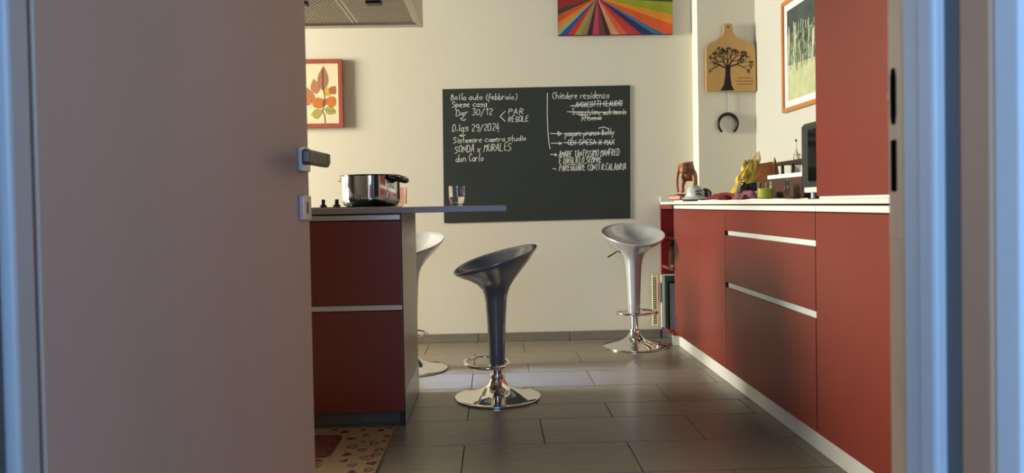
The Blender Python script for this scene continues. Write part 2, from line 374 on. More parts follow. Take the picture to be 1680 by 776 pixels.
# ------------------------------------------------------------------ island
isl = thing('kitchen_island', 'kitchen island base with dark red drawers and a greige side panel', 'island', (-.95, 3.22, 0))
obj('body', box(-2.80, -.402, 2.972, 3.465, .062, .872), REDIN, isl)  # unseen left stretch of body, drawers and worktop added to block window light
obj('side_panel', box(-.400, -.377, 2.955, 3.48, .001, .8725, .001), [PANEL], isl)
obj('panel_edge', box(-.3995, -.3775, 2.9535, 2.955, .001, .8725), DARKEDGE, isl)  # dark strip: shade on the panel's front edge put into the colour
for a, d in ((-.982, -.3805), (-1.585, -.984), (-2.188, -1.587), (-2.80, -2.19)):
    obj('drawer_front', box(a, d, 2.930, 2.950, .502, .843, .0015), RED, isl)
    obj('drawer_front', box(a, d, 2.930, 2.950, .064, .476, .0015), RED, isl)
    obj('grip_rail', box(a, d, 2.936, 2.952, .478, .500, .001), ALU, isl)
    obj('grip_rail', box(a, d, 2.934, 2.952, .847, .868, .001), ALU, isl)
obj('plinth', box(-2.80, -.401, 3.000, 3.018, .001, .0615), PLINTHI, isl)
obj('light_patch_strip', box(-.3768, -.3755, 2.958, 3.476, .003, .142), PATCHSTEEL, isl)  # thin strip added to imitate the bluish light patch low on the panel
obj('foot', box(-.392, -.377, 3.4805, 3.488, .1, .142), BLACK, isl)
obj('panel_far_edge', box(-.3995, -.3775, 3.4805, 3.4815, .15, .8725), DARKEDGE, isl)
it = tag(obj('worktop', box(-2.82, .052, 2.925, 3.56, .8735, .898, .002), TOPI, origin=(-.8, 3.25, .873)), 'grey island worktop running out to a breakfast bar', 'worktop')
hob = thing('hob', 'low dark hob with black knobs set on the island worktop', 'hob', (-.70, 3.22, .898))
obj('plate', box(-1.02, -.44, 2.98, 3.49, .8985, .9025, .0012), BGLASS, hob)
for kx in (-.925, -.858, -.776+.0, -.714):
    if kx < -.8: kb = obj('knob', lathe([(.0, 0), (.017, 0), (.017, .006), (.013, .010), (.0085, .012), (.0085, .034), (.0, .034)], (kx, 3.05, .9027), 20), BLACK, hob, 40)
    else: kb = obj('knob', lathe([(.0, 0), (.016, 0), (.016, .006), (.012, .010), (.0085, .012), (.0085, .033), (.0, .033)], (kx*3.06/3.3, 3.06, .9027), 20), BLACK, hob, 40)

# pot
px, py, pz = -.558, 3.30, .9028
pot = thing('cooking_pot', 'shiny steel cooking pot with a dark drooping handle on the island hob', 'pot', (px, py, pz))
R0 = .131
obj('body', lathe([(.0, 0), (.108, 0), (.120, .006), (.128, .018), (R0, .034), (R0, .136), (R0+.004, .1385), (R0+.0035, .141), (R0-.003, .140), (R0-.004, .034), (.116, .010), (.0, .006)], (px, py, pz), 72), POTM, pot, 50)
obj('rim', tube([(px+(R0+.0045)*math.cos(a), py+(R0+.0045)*math.sin(a), pz+.1395) for a in [i*2*PI/72 for i in range(72)]], .0026, 8, True), POTD, pot, 60)
def pot_handle(ang, m, rr, droop, ln=.042):
    pts = []
    for i in range(13):
        t = -1+2*i/12; s = math.cos(t*PI/2)
        out = R0-.002+ln*s**.6; side = .054*t
        a = Vector((math.cos(ang), math.sin(ang), 0)); sd = Vector((-a.y, a.x, 0))
        pts.append(Vector((px, py, pz))+a*out+sd*side+Vector((0, 0, .128-droop*s)))
    return tube(pts, rr, 8, flat=1.0)
obj('handle', pot_handle(rad(-22), POTD, .0115, .016, .05), POTD, pot, 60)
obj('handle', pot_handle(rad(152), POTM, .0035, .010), POTM, pot, 60)
# tumbler half hidden behind the pot
gl = thing('tumbler', 'pinkish glass tumbler half hidden behind the steel pot', 'glass', (-.447, 3.44, .9028))
obj('wall', lathe([(.0, 0), (.030, 0), (.034, .004), (.036, .088), (.034, .088), (.031, .008), (.0, .007)], (-.447, 3.44, .9028), 32), PINKG, gl, 40)
# glass of water on the bar
gx, gy, gz = -.158, 3.15, .8983
wg = thing('water_glass', 'clear drinking glass half filled with water on the breakfast bar', 'glass', (gx, gy, gz))
obj('wall', lathe([(.0, 0), (.022, 0), (.028, .006), (.033, .02), (.0355, .045), (.0362, .087), (.0340, .087), (.0330, .045), (.0305, .021), (.025, .009), (.0, .007)], (gx, gy, gz), 40), GLASS, wg, 40)
obj('water', lathe([(.0, .0072), (.0245, .0092), (.0303, .0212), (.0322, .0365), (.0324, .0395), (.0, .0395)], (gx, gy, gz), 40), WATER, wg, 40)

# ------------------------------------------------------------------ bar stools
SILVER_SHADE = mat('silver_plastic_shaded', (120, 122, 128), .22, .35, var=.03, scale=40, coat=.4)  # darker copy of the stool silver, with the island's shade in its colour
def make_stool(rot, loc, raise_, label, skin=None):
    r = thing('bar_stool', label, 'stool', (0, 0, 0), 'swivel bar stools', 0)
    hz = .648+raise_
    A = .055
    def tilt(a, k): return hz + -A*math.sin(-a)*-1*0 + A*math.sin(a)*k      # low towards -Y, high towards +Y
    prof = [(.0355, -.490, 0), (.0375, -.485, 0), (.039, -.40, 0), (.0435, -.30, 0), (.0495, -.20, 0), (.055, -.165, .02), (.066, -.135, .08), (.090, -.103, .2), (.125, -.070, .42), (.160, -.040, .68), (.184, -.014, .9), (.1945, -.002, 1), (.1965, .003, 1), (.195, .007, 1), (.189, .0065, .97), (.178, -.004, .86), (.150, -.034, .62), (.110, -.060, .32), (.060, -.074, .1)]
    b = bmesh.new(); n = 56; rings = []
    for rr, z, k in prof:
        rings.append([b.verts.new((rr*math.cos(2*PI*i/n), rr*math.sin(2*PI*i/n)*(1+.0*k), z+tilt(2*PI*i/n, k)-(.012*k*max(0, -math.sin(2*PI*i/n))**3))) for i in range(n)])
    for p, q in zip(rings, rings[1:]): skin_rings(b, p, q)
    c = b.verts.new((0, 0, hz-.078)); skin_rings(b, rings[-1], [c]); b.faces.new(rings[0])
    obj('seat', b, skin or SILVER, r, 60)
    sb = hz-.49
    obj('base', lathe([(.0, .0005), (.196, .0005), (.2, .003), (.2, .0075), (.197, .0095), (.18, .0125), (.14, .020), (.10, .031), (.07, .045), (.05, .060), (.038, .078), (.033, .090), (.0, .090)], (0, 0, 0), 72), CHROME, r, 50)
    obj('collar', lathe([(.024, .0905), (.033, .0905), (.034, .093), (.034, .108), (.032, .111), (.024, .111)], (0, 0, 0), 40, close=False), CHROME, r, 40)
    obj('column', lathe([(.0235, .1115), (.0235, sb+.03)], (0, 0, 0), 32), CHROME, r, 40)
    pts = []
    for i in range(36):
        a = 2*PI*i/36; pts.append((.126*math.cos(a), -.052-.098*math.copysign(abs(math.sin(a))**.9, math.sin(a)), sb+.008))
    ft = obj('footrest', tube(pts, .0085, 10, True), CHROME, r, 60)
    obj('footrest_clasp', lathe([(.0245, sb-.022), (.038, sb-.022), (.038, sb-.0005), (.0245, sb-.0005)], (0, 0, 0), 32), CHROME, ft, 40)
    obj('gas_lever', tube([(-.045, .0, hz-.135), (-.10, -.005, hz-.105), (-.112, -.006, hz-.112), (-.165, -.008, hz-.142)], [.003, .003, .0045, .0045], 8), POTD, r, 50)
    obj('seam_cap', lathe([(.006, 0), (.006, .002), (.0, .002)], (0, 0, hz-.0775), 12), POTD, r, 40)
    r.location = loc; r.rotation_euler = (0, 0, rot)
    return r
make_stool(rad(-74), (.004, 3.355, 0), 0, 'silver bar stool toned dark for shade at the breakfast bar end, turned sideways, nearest to the doorway', SILVER_SHADE)
make_stool(rad(4), (.867, 4.462, 0), .056, 'raised silver bar stool by the back wall next to the red cabinets')
make_stool(rad(-28), (-.470, 3.975, 0), .045, 'silver bar stool half hidden behind the island side panel')

# ------------------------------------------------------------------ hood
hd = thing('range_hood', 'beige steel range hood with mesh filters hanging over the island', 'hood', (-.80, 2.9, 1.7))
hz = 1.705
x1, y1 = -.302, 3.265
b = box(-1.22, x1, y1-.05, y1, hz, hz+.10, .002); box(-1.22, x1, 2.66, 2.71, hz, hz+.10, .002, bm=b); box(x1-.024, x1, 2.71, y1-.05, hz, hz+.10, .001, bm=b); box(-1.22, -1.17, 2.71, y1-.05, hz, hz+.10, .001, bm=b)
obj('frame', b, HOOD, hd)
obj('cover', box(-1.22, x1, 2.66, y1, hz+.1005, hz+.12, .002), HOOD, hd)
obj('chimney', box(-.92, -.60, 2.80, 3.12, hz+.1205, CZ-.002), HOOD, hd)
# perforated filters: plate with real rows of slots standing proud as louvres
def hood_filter(xa, xb):
    f = obj('filter', box(xa, xb, 2.712, y1-.052, hz+.008, hz+.014, .001), HOOD, hd)
    q = bmesh.new(); ya = 2.722; row = 0
    while ya < y1-.062:
        x = xa+.012+(row % 2)*.008
        while x < xb-.018:
            prism([(x, ya), (x+.009, ya), (x+.009, ya+.0045), (x, ya+.0045)], lambda u, v, d: (u, v, hz+.0079-d), .0007, q); x += .016
        ya += .0125; row += 1
    s = obj('slots', q, HOODD, f); s['kind'] = 'stuff'
    return f
f1 = hood_filter(-.592, x1-.026); f2 = hood_filter(-.885, -.596); f3 = hood_filter(-1.168, -.889)
for f, xc in ((f1, -.46), (f2, -.75)):
    obj('latch', box(xc-.03, xc+.03, 2.86, 2.90, hz-.002, hz+.0075, .002), BLACK, f)

# ------------------------------------------------------------------ rug
rg = thing('rug', 'beige cotton kitchen mat printed with dark red hearts in front of the island', 'rug', (-.8, 2.66, 0))
b = box(-1.30, -.415, 2.36, 2.925, .0005, .006, .002)
obj('mat', b, RUG, rg)
fr = lambda u, v, d: (u, v, .0061+d)
def heart(u, v, s, ang):
    o = []
    for i in range(20):
        t = 2*PI*i/20; x = 16*math.sin(t)**3/17; y = (13*math.cos(t)-5*math.cos(2*t)-2*math.cos(3*t)-math.cos(4*t))/17
        x, y = x*s, y*s; o.append((u+x*math.cos(ang)-y*math.sin(ang), v+x*math.sin(ang)+y*math.cos(ang)))
    return o
FILL = [(-.653, 2.920-.02, .014), (-.6088, 2.868, .022), (-.5664, 2.7814, .02), (-.4678, 2.8754, .018), (-.432, 2.8016, .017), (-.436, 2.7481, .011), (-.5464, 2.6035, .022), (-.5437, 2.5382, .017), (-.4407, 2.5076, .021), (-.4955, 2.4273, .019), (-.5143, 2.7418, .010), (-.54, 2.888, .012)]
OUTL = [(-.5163, 2.8182, .013), (-.4679, 2.7208, .02), (-.5431, 2.6843, .02), (-.5001, 2.6479, .016), (-.4385, 2.6463, .018), (-.4405, 2.5948, .018), (-.4686, 2.5627, .024), (-.5068, 2.4914, .016), (-.4416, 2.4434, .017), (-.435, 2.905, .012)]
pr = [heart(x, y, s, rad(40+40*math.sin(i*2.3))) for i, (x, y, s) in enumerate(FILL)]
pr += [heart(x-.72*j, y+.02, .018, i) for j in (.55,) for i, (x, y, s) in enumerate(FILL)]
for p_ in pr: obj('heart_print', decal([p_], fr), RUGRED, rg)
q = []
for i, (x, y, s) in enumerate(OUTL):
    hh = heart(x, y, s, rad(50+50*math.sin(i*1.7))); obj('heart_outline', decal(ribbon(hh+hh[:1], .0045), fr), RUGBR, rg)
def rr(x0, x1, y0, y1, r):
    o = []
    for cx, cy, a0 in ((x1-r, y1-r, 0), (x0+r, y1-r, 90), (x0+r, y0+r, 180), (x1-r, y0+r, 270)):
        for k in range(5): o.append((cx+r*math.cos(rad(a0+k*22.5)), cy+r*math.sin(rad(a0+k*22.5))))
    return o
for p_ in (rr(-.86, -.604, 2.575, 2.83, .03), rr(-.86, -.62, 2.475, 2.56, .02)): obj('block_print', decal([p_], fr), RUGRED, rg)
st = []
for k in range(9):
    y = 2.60+k*.024; st += ribbon([(-.85+.02*math.sin(k*2), y), (-.78, y+.003), (-.72, y-.002), (-.65, y+.003), (-.615-.01*(k % 3), y)], .003)
for k in range(5): st += ribbon([(-.645+.012*math.cos(a)+.004*k, 2.51+.022*math.sin(a)) for a in [j*.7+k for j in range(8)]], .003)
obj('stripe_print', decal(st, lambda u, v, d: (u, v, .0069+d)), RUG, rg)['kind'] = 'stuff'

# ------------------------------------------------------------------ blackboard with chalk writing
bb = thing('blackboard', 'large black chalkboard panel with handwritten lists on the back wall', 'blackboard', (.29, BY, .79))
pts = [(-.326, .787), (.902, .796), (.913, 1.671), (-.319, 1.662)]
obj('panel', prism(pts, lambda u, v, d: (u, BY-.002-d, v), .004), BOARD, bb)
GLY = {'A': '03 29 43|15 35', 'B': '03 09 28 37 26 06|26 45 44 33 03', 'C': '48 29 18 06 14 23 43', 'D': '03 09 29 47 45 33 03', 'E': '49 09 03 43|06 36', 'F': '49 09 03|06 36', 'G': '48 29 18 06 14 23 43 46 26', 'H': '09 03|49 43|06 46', 'I': '19 13', 'L': '09 03 43', 'M': '03 09 26 49 43', 'N': '03 09 43 49', 'O': '29 08 04 23 44 48 29', 'P': '03 09 38 47 36 06', 'R': '03 09 38 47 36 06 43', 'S': '48 29 08 07 26 45 44 23 03', 'T': '09 49|29 23', 'U': '09 04 23 44 49', 'X': '09 43|49 03', 'Z': '09 49 03 43',
 'a': '46 26 05 04 23 44 46 43', 'b': '09 03|05 26 45 44 23 04', 'c': '46 26 05 04 23 43', 'd': '49 43|45 26 05 04 23 44', 'e': '05 45 36 16 05 04 23 43', 'f': '39 29 18 11|06 36', 'g': '45 26 05 04 23 44|46 42 30 00', 'h': '09 03|05 26 45 43', 'i': '16 13|18 17', 'l': '19 14 23', 'm': '06 03|05 16 25 23|25 36 45 43', 'n': '06 03|05 26 45 43', 'o': '26 05 04 23 44 45 26', 'p': '06 00|05 26 45 44 23 04', 'r': '06 03|05 26 36', 's': '46 16 05 35 44 33 03', 't': '19 14 23 33|06 36', 'u': '06 04 23 44 46|44 43', 'v': '06 23 46', 'x': '06 43|46 03', 'z': '06 46 03 43', 'y': '06 24|46 10',
 '0': '29 08 04 23 44 48 29', '1': '07 29 23', '2': '08 29 48 47 03 43', '3': '09 49 26 45 44 23 03', '4': '29 05 45|37 32', '9': '46 26 07 08 29 48 44 23', '/': '49 02', '(': '39 17 14 32', ')': '19 37 34 12', '.': '13 14', '<': '48 06 44', '-': '06 46', '>': '06 56|37 56 35'}
NARROW = {'I': 3, 'i': 3, 'l': 3.4, '.': 2.6, '(': 4, ')': 4.6, 'f': 4.4, 't': 4.4, 'r': 4.6, ' ': 3.6, '1': 4.2}
rng = random.Random(3)
def write(text, x0, x1, z0, z1, cap, slant=.12):
    adv = [NARROW.get(c, 5.6) for c in text]; tot = sum(adv)-1.4; sx = (x1-x0)/tot; sz = cap/6
    x = 0; out = []
    for c, a in zip(text, adv):
        if c in GLY:
            jx, jz, js = rng.uniform(-.25, .25), rng.uniform(-.35, .35), rng.uniform(.9, 1.1)
            for stt in GLY[c].split('|'):
                pp = []
                for p in stt.split():
                    gx_, gz_ = int(p[0])+rng.uniform(-.18, .18), (int(p[1])-3)*js+jz+rng.uniform(-.2, .2)
                    u = x0+(x+gx_+jx)*sx; v = z0+(z1-z0)*((x+gx_)/max(tot, 1))+gz_*sz
                    pp.append((u+gz_*sz*slant, v))
                # one smoothing pass keeps the hand-drawn roundness
                if len(pp) > 3:
                    q = [pp[0]]
                    for p, r_ in zip(pp, pp[1:]): q += [(.75*p[0]+.25*r_[0], .75*p[1]+.25*r_[1]), (.25*p[0]+.75*r_[0], .25*p[1]+.75*r_[1])]
                    pp = q+[pp[-1]]
                out += ribbon(pp, .0038)
        x += a
    return out
LINES = [('Bollo auto (febbraio)', -.264, .166, 1.590, 1.588, .040), ('Spese casa', -.258, -.034, 1.545, 1.545, .038), ('Dgr 30/12', -.235, .003, 1.487, 1.490, .042), ('PAR', .109, .207, 1.493, 1.495, .040), ('REGOLE', .108, .238, 1.442, 1.446, .036),
         ('D.lgs 29/2024', -.260, .045, 1.385, 1.386, .048), ('Sistemare camera studio', -.254, .220, 1.309, 1.318, .038), ('SONDA x MURALES', -.247, .122, 1.245, 1.256, .048), ('don Carlo', -.240, -.062, 1.185, 1.191, .048),
         ('Chiedere residenza', .399, .770, 1.588, 1.588, .044), ('ANDREOTTI CLAUDIO', .550, .858, 1.532, 1.537, .034), ('Trascrizione matrimonio', .525, .885, 1.482, 1.480, .038), ('Roma', .592, .718, 1.443, 1.446, .038),
         ('pagare pranzo Betty', .480, .802, 1.342, 1.350, .040), ('ODI SPESA X MAX', .495, .802, 1.285, 1.282, .034), ('AMARE TANTISSIMO MANFRED', .435, .833, 1.205, 1.212, .042), ('E DIRGLIELO SEMPRE', .436, .715, 1.164, 1.168, .038), ('PAREGGIARE CONTI R.CALABRIA', .437, .876, 1.116, 1.118, .042)]
fb = lambda u, v, d: (u, BY-.0061-d, v)
for L_ in LINES: obj('chalk_line', decal(write(*L_), fb, .0004), CHALK, bb)['kind'] = 'stuff'
extra = []
for P in ([(.368, 1.627), (.364, 1.5), (.366, 1.38), (.371, 1.31), (.378, 1.262)], [(.088, 1.512), (.054, 1.478), (.086, 1.448)],
          [(.518, 1.542), (.545, 1.543), (.70, 1.552), (.858, 1.552)], [(.497, 1.503), (.70, 1.497), (.885, 1.497)], [(.575, 1.478), (.62, 1.482), (.64, 1.462)], [(.600, 1.462), (.72, 1.455)],
          [(.470, 1.360), (.60, 1.357), (.70, 1.357), (.80, 1.359)], [(.470, 1.301), (.62, 1.297), (.80, 1.297)], [(.70, 1.392), (.735, 1.400), (.765, 1.388)],
          [(.380, 1.363), (.445, 1.359)], [(.432, 1.373), (.458, 1.360), (.434, 1.347), (.432, 1.373)], [(.386, 1.298), (.435, 1.297)], [(.440, 1.304), (.457, 1.297), (.440, 1.289), (.440, 1.304)],
          [(.380, 1.225), (.422, 1.222)], [(.408, 1.230), (.424, 1.222), (.409, 1.214)], [(.394, 1.132), (.418, 1.127)], [(.518, 1.540), (.546, 1.539)], [(-.20, 1.462), (-.182, 1.456), (-.17, 1.466)], [(-.214, 1.358), (-.196, 1.352), (-.176, 1.361)]):
    obj('chalk_mark', decal(ribbon(P, .0048), fb, .0004), CHALK, bb)

# ------------------------------------------------------------------ botanical picture
pf = thing('framed_picture', 'botanical print of orange fruit in a red wooden frame by the door', 'picture', (-1.14, BY, 1.42))
X0, X1, Z0, Z1 = -1.305, -.966, 1.422, 1.864
fwb = lambda u, v, d: (u, BY-.001-d, v)
FRP = .025
for k, poly in enumerate(([(X0, Z0), (X1, Z0), (X1-.026, Z0+.026), (X0+.026, Z0+.026)], [(X0, Z1), (X1, Z1), (X1-.026, Z1-.026), (X0+.026, Z1-.026)], [(X1, Z0), (X1, Z1), (X1-.026, Z1-.026), (X1-.026, Z0+.026)], [(X0, Z0), (X0, Z1), (X0+.026, Z1-.026), (X0+.026, Z0+.026)])):
    obj('frame_rail', prism(poly, fwb, FRP), REDWOOD, pf)
obj('paper', box(X0+.025, X1-.025, BY-.016, BY-.004, Z0+.025, Z1-.025), PAPER, pf)
def pic(polys, rgb, lift=0, name='print'):
    obj(name, decal(polys, lambda u, v, d: (u, BY-.0161-lift-d, v), .0002), mat('ink_%d_%d_%d' % rgb, rgb, .8, var=.1, scale=60), pf)
def leafshape(u, v, l, w_, ang):
    return [(u+math.cos(ang)*l*t-math.sin(ang)*s*w_*math.sin(PI*t**.8), v+math.sin(ang)*l*t+math.cos(ang)*s*w_*math.sin(PI*t**.8)) for s, ts in ((1, [i/8 for i in range(9)]), (-1, [1-i/8 for i in range(1, 8)])) for t in ts]
pic([leafshape(-1.095, 1.66, .165, .036, rad(87))], (176, 122, 92), 0, 'leaf_print')
pic([leafshape(-1.135, 1.64, .10, .03, rad(100)), leafshape(-1.16, 1.58, .11, .028, rad(110))], (190, 130, 92), .0003, 'leaf_print')
pic([blob(-1.062, 1.654, .030, .027, .4)], (216, 176, 70), .0003, 'flower_print')
pic([leafshape(-1.05, 1.64, .06, .020, rad(52)), blob(-1.022, 1.66, .013, .024)], (184, 112, 70), .0006, 'flower_print')
pic([blob(-1.043, 1.590, .034, .034, fn=lambda a: 1-.06*math.cos(3*a)), blob(-1.125, 1.582, .040, .036), blob(-1.20, 1.60, .034, .033)], (214, 124, 52), .0006, 'fruit_print')
pic([leafshape(-1.083, 1.545, .075, .028, rad(-22)), leafshape(-1.10, 1.53, .08, .026, rad(200)), leafshape(-1.12, 1.49, .05, .022, rad(150))], (176, 172, 84), .0006, 'leaf_print')
pic(ribbon([(-1.092, 1.80), (-1.094, 1.70), (-1.083, 1.63), (-1.088, 1.57), (-1.100, 1.53), (-1.086, 1.50), (-1.084, 1.45)], .0035)+ribbon([(-1.07, 1.61), (-1.09, 1.59), (-1.10, 1.575), (-1.085, 1.565), (-1.075, 1.58), (-1.09, 1.60)], .003)+ribbon([(-1.01, 1.688), (-1.04, 1.685), (-1.05, 1.665)], .0025)+ribbon([(-1.09, 1.54), (-1.05, 1.53), (-1.015, 1.527)], .002), (92, 54, 40), .0009, 'stem_print')

# ------------------------------------------------------------------ striped colour canvas (plain colour rays)
cv = thing('canvas_print', 'canvas print of bright colour rays hanging above the blackboard', 'picture', (.82, BY, 2.0))
PX0, PX1, PZ0, PZ1 = .443, 1.196, 1.998, 2.50
obj('canvas', box(PX0, PX1, BY-.030, BY-.001, PZ0, PZ1, .001), mat('canvas_edge', (70, 60, 60), .8), cv)
def clip(poly):
    for ax, lim, sgn in ((0, PX0+.0005, 1), (0, PX1-.0005, -1), (1, PZ0+.0005, 1), (1, PZ1-.0005, -1)):
        out = []
        for p, q in zip(poly, poly[1:]+poly[:1]):
            a, d = sgn*(p[ax]-lim), sgn*(q[ax]-lim)
            if a >= 0: out.append(p)
            if a*d < 0: t = a/(a-d); out.append((p[0]+t*(q[0]-p[0]), p[1]+t*(q[1]-p[1])))
        poly = out
        if not poly: return None
    return poly
F = (.70, 2.24)
RAYS = [(180, 196, (150, 40, 44)), (196, 203, (54, 70, 40)), (203, 212, (206, 82, 40)), (212, 219, (222, 130, 44)), (219, 224, (146, 166, 120)), (224, 231, (52, 74, 140)), (231, 238, (206, 44, 44)), (238, 246, (152, 150, 60)), (246, 254, (150, 120, 96)), (254, 262, (64, 40, 40)), (262, 272, (200, 62, 90)), (272, 282, (120, 62, 56)), (282, 290, (66, 38, 38)), (290, 300, (214, 150, 110)), (300, 309, (214, 100, 62)), (309, 316, (196, 58, 44)), (316, 320, (180, 52, 48)), (320, 327, (38, 44, 92)), (327, 331, (62, 112, 150)), (331, 340, (222, 92, 40)), (340, 347, (226, 146, 44)), (347, 356, (150, 160, 42)), (356, 370, (62, 74, 42)), (10, 60, (190, 170, 60)), (60, 120, (150, 90, 150)), (120, 180, (70, 120, 160))]
for a0, a1, c in RAYS:
    poly = clip([F]+[(F[0]+1.6*math.cos(rad(a)), F[1]+1.6*math.sin(rad(a))) for a in (a0, (a0+a1)/2, a1)])
    if poly and len(poly) > 2:
        obj('colour_ray', prism(poly, lambda u, v, d: (u, BY-.0301-d, v), .0004), mat('ray_%d_%d_%d' % c, c, .6, var=.14, scale=9), cv)

# ------------------------------------------------------------------ chopping board and horseshoe
PY = 4.604
cb = thing('chopping_board', 'wooden chopping board with a burnt tree drawing hanging on the pilaster', 'board', (1.53, PY, 1.6))
outl = [(1.378, 1.600), (1.690, 1.600), (1.694, 1.606), (1.692, 1.865), (1.683, 1.893), (1.660, 1.908), (1.600, 1.928), (1.566, 1.948), (1.549, 1.975), (1.546, 2.018), (1.536, 2.030), (1.502, 2.030), (1.492, 2.018), (1.490, 1.978), (1.478, 1.950), (1.450, 1.928), (1.400, 1.906), (1.380, 1.885), (1.374, 1.862), (1.374, 1.606)]
fp = lambda u, v, d: (u, PY-.012-d, v)
obj('board', prism(outl, fp, .018), WOOD, cb)
tr = [[(1.462, 1.604), (1.552, 1.604), (1.535, 1.64), (1.528, 1.70), (1.530, 1.765), (1.498, 1.765), (1.496, 1.70), (1.486, 1.64)]]
br = random.Random(11)
def branch(x, z, a, l, wd, dep):
    x2, z2 = x+l*math.cos(a), z+l*math.sin(a)
    xm, zm = x+.5*l*math.cos(a+.15), z+.5*l*math.sin(a+.15)
    tr.extend(ribbon([(x, z), (xm, zm), (x2, z2)], wd))
    if dep == 0:
        tr.append(blob(x2+br.uniform(-.008, .008), z2+br.uniform(-.006, .010), .0062, .0042, br.uniform(0, 3), 8))
        cc = br.uniform(0, 6); tr.extend(ribbon([(x2+.010*math.cos(cc+i*.8), z2+.010*math.sin(cc+i*.8)) for i in range(6)], .0022))
        return
    n = 3 if dep > 2 else 2
    for k in range(n): branch(x2, z2, a+(k-(n-1)/2)*.72+br.uniform(-.18, .18), l*br.uniform(.62, .8), wd*.62, dep-1)
for a, l in ((rad(20), .055), (rad(58), .055), (rad(90), .055), (rad(124), .055), (rad(160), .055)): branch(1.514, 1.748, a, l*(1.08 if a < .5 or a > 2.6 else .86), .009, 3)
tr = [p for p in tr if all(1.388 < u < 1.682 and 1.60 < v < 1.895 for u, v in p)]
obj('tree_drawing', decal(tr, lambda u, v, d: (u, PY-.0301-d, v), .0003), INK, cb)['kind'] = 'stuff'
tx = []
for r_, (xa, xb, z) in enumerate(((1.575, 1.672, 1.683), (1.560, 1.680, 1.662), (1.572, 1.676, 1.644))):
    tx += ribbon([(xa+(xb-xa)*i/26, z+.0035*math.sin(i*2.1+r_)*(1 if i % 5 else .2)) for i in range(27)], .0017)
obj('script_lines', decal(tx, lambda u, v, d: (u, PY-.0301-d, v), .0003), INK, cb)['kind'] = 'stuff'
obj('hang_hole', prism(blob(1.518, 2.008, .006, .006), lambda u, v, d: (u, PY-.0301-d, v), .0003), INK, cb)
obj('hang_peg', box(1.512, 1.524, PY-.0118, PY-.0005, 1.90, 1.912), DKWOOD, cb)
hs = thing('horseshoe', 'dark iron horseshoe hanging on a white strap below the chopping board', 'horseshoe', (1.515, PY, 1.33))
obj('strap', box(1.517, 1.530, PY-.012, PY-.009, 1.446, 1.625), WHITEP, hs)
pts = []
for i in range(25):
    a = rad(-52+i*(284/24)); pts.append((1.516+.061*math.cos(a)*1.02, PY-.012, 1.393+.064*math.sin(a)))
obj('shoe', tube(pts, [.0072+.0032*math.sin(PI*i/24) for i in range(25)], 8), BLACK, hs, 50)

# ------------------------------------------------------------------ picture on the right wall
rp = thing('framed_picture', 'pale framed print of dim vertical shapes in an orange wood frame above the worktop', 'picture', (RX, 3.74, 1.4))
YA, YB, ZA, ZB = 3.36, 4.132, 1.400, 2.03
fr_ = lambda u, v, d: (RX-.001-d, u, v)
for poly in ([(YA, ZA), (YB, ZA), (YB-.022, ZA+.022), (YA+.022, ZA+.022)], [(YA, ZB), (YB, ZB), (YB-.022, ZB-.022), (YA+.022, ZB-.022)], [(YB, ZA), (YB, ZB), (YB-.022, ZB-.022), (YB-.022, ZA+.022)], [(YA, ZA), (YA, ZB), (YA+.022, ZB-.022), (YA+.022, ZA+.022)]):
    obj('frame_rail', prism(poly, fr_, .022), ORWOOD, rp)
obj('mount', box(RX-.012, RX-.004, YA+.021, YB-.021, ZA+.021, ZB-.021), WPAPER, rp)
iy0, iy1, iz0, iz1 = YA+.06, YB-.06, ZA+.06, ZB-.06
fi = lambda u, v, d: (RX-.0121-d, u, v)
obj('print_ground', prism([(iy0, iz0), (iy1, iz0), (iy1, iz0+.20), (iy0, iz0+.17)], fi, .0003), mat('print_ground', (176, 180, 140), .7, var=.12, scale=16), rp)
obj('print_middle', prism([(iy0, iz0+.17), (iy1, iz0+.20), (iy1, iz1-.14), (iy0, iz1-.16)], fi, .0003), mat('print_middle', (110, 122, 100), .7, var=.3, scale=20, stretch=(1, 2, .4)), rp)
obj('print_top', prism([(iy0, iz1-.16), (iy1, iz1-.14), (iy1, iz1), (iy0, iz1)], fi, .0003), mat('print_top', (60, 70, 66), .7, var=.25, scale=10), rp)
sk, sd = [], []
rr_ = random.Random(5)
for i in range(240):
    y = rr_.uniform(iy0+.01, iy1-.01); z = rr_.uniform(iz0+.15, iz0+.33); l = rr_.uniform(.05, .13)
    (sk if i % 2 else sd).extend(ribbon([(y, z), (y+rr_.uniform(-.006, .006), z+l*.5), (y+rr_.uniform(-.01, .01), z+l)], rr_.uniform(.004, .009)))
obj('print_light_strokes', decal(sk, lambda u, v, d: (RX-.0125-d, u, v), .0002), mat('stroke_light', (180, 186, 156), .7), rp)['kind'] = 'stuff'
obj('print_dark_strokes', decal(sd, lambda u, v, d: (RX-.0125-d, u, v), .0002), mat('stroke_dark', (56, 66, 56), .7), rp)['kind'] = 'stuff'

# ------------------------------------------------------------------ things on the right-hand worktop
WZ = .9004
# stacked paper and notebook at the far end
pr_ = thing('paper_sheets', 'thin stack of white paper sheets under the dark red notebook', 'paper', (1.22, 4.2, WZ))
for k in range(3): obj('sheet', box(1.098+.004*k, 1.30+.003*k, 4.150+.01*k, 4.36-.01*k, WZ+.0035*k, WZ+.0035*k+.0032), WPAPER, pr_)
nb = thing('notebook', 'pink edged notebook with a dark red cover on the far end of the worktop', 'notebook', (1.2, 4.3, WZ+.011))
zb = WZ+.0113
obj('pages', box(1.076, 1.238, 4.13, 4.385, zb+.003, zb+.022, .001), mat('pink_pages', (214, 150, 132), .8, var=.06, stretch=(1, 1, 60)), nb)
bq = box(1.072, 1.242, 4.125, 4.39, zb, zb+.0028); box(1.072, 1.242, 4.125, 4.39, zb+.0222, zb+.0255, bm=bq); box(1.2385, 1.242, 4.125, 4.39, zb+.003, zb+.022, bm=bq)
obj('cover', bq, MAROON, nb)
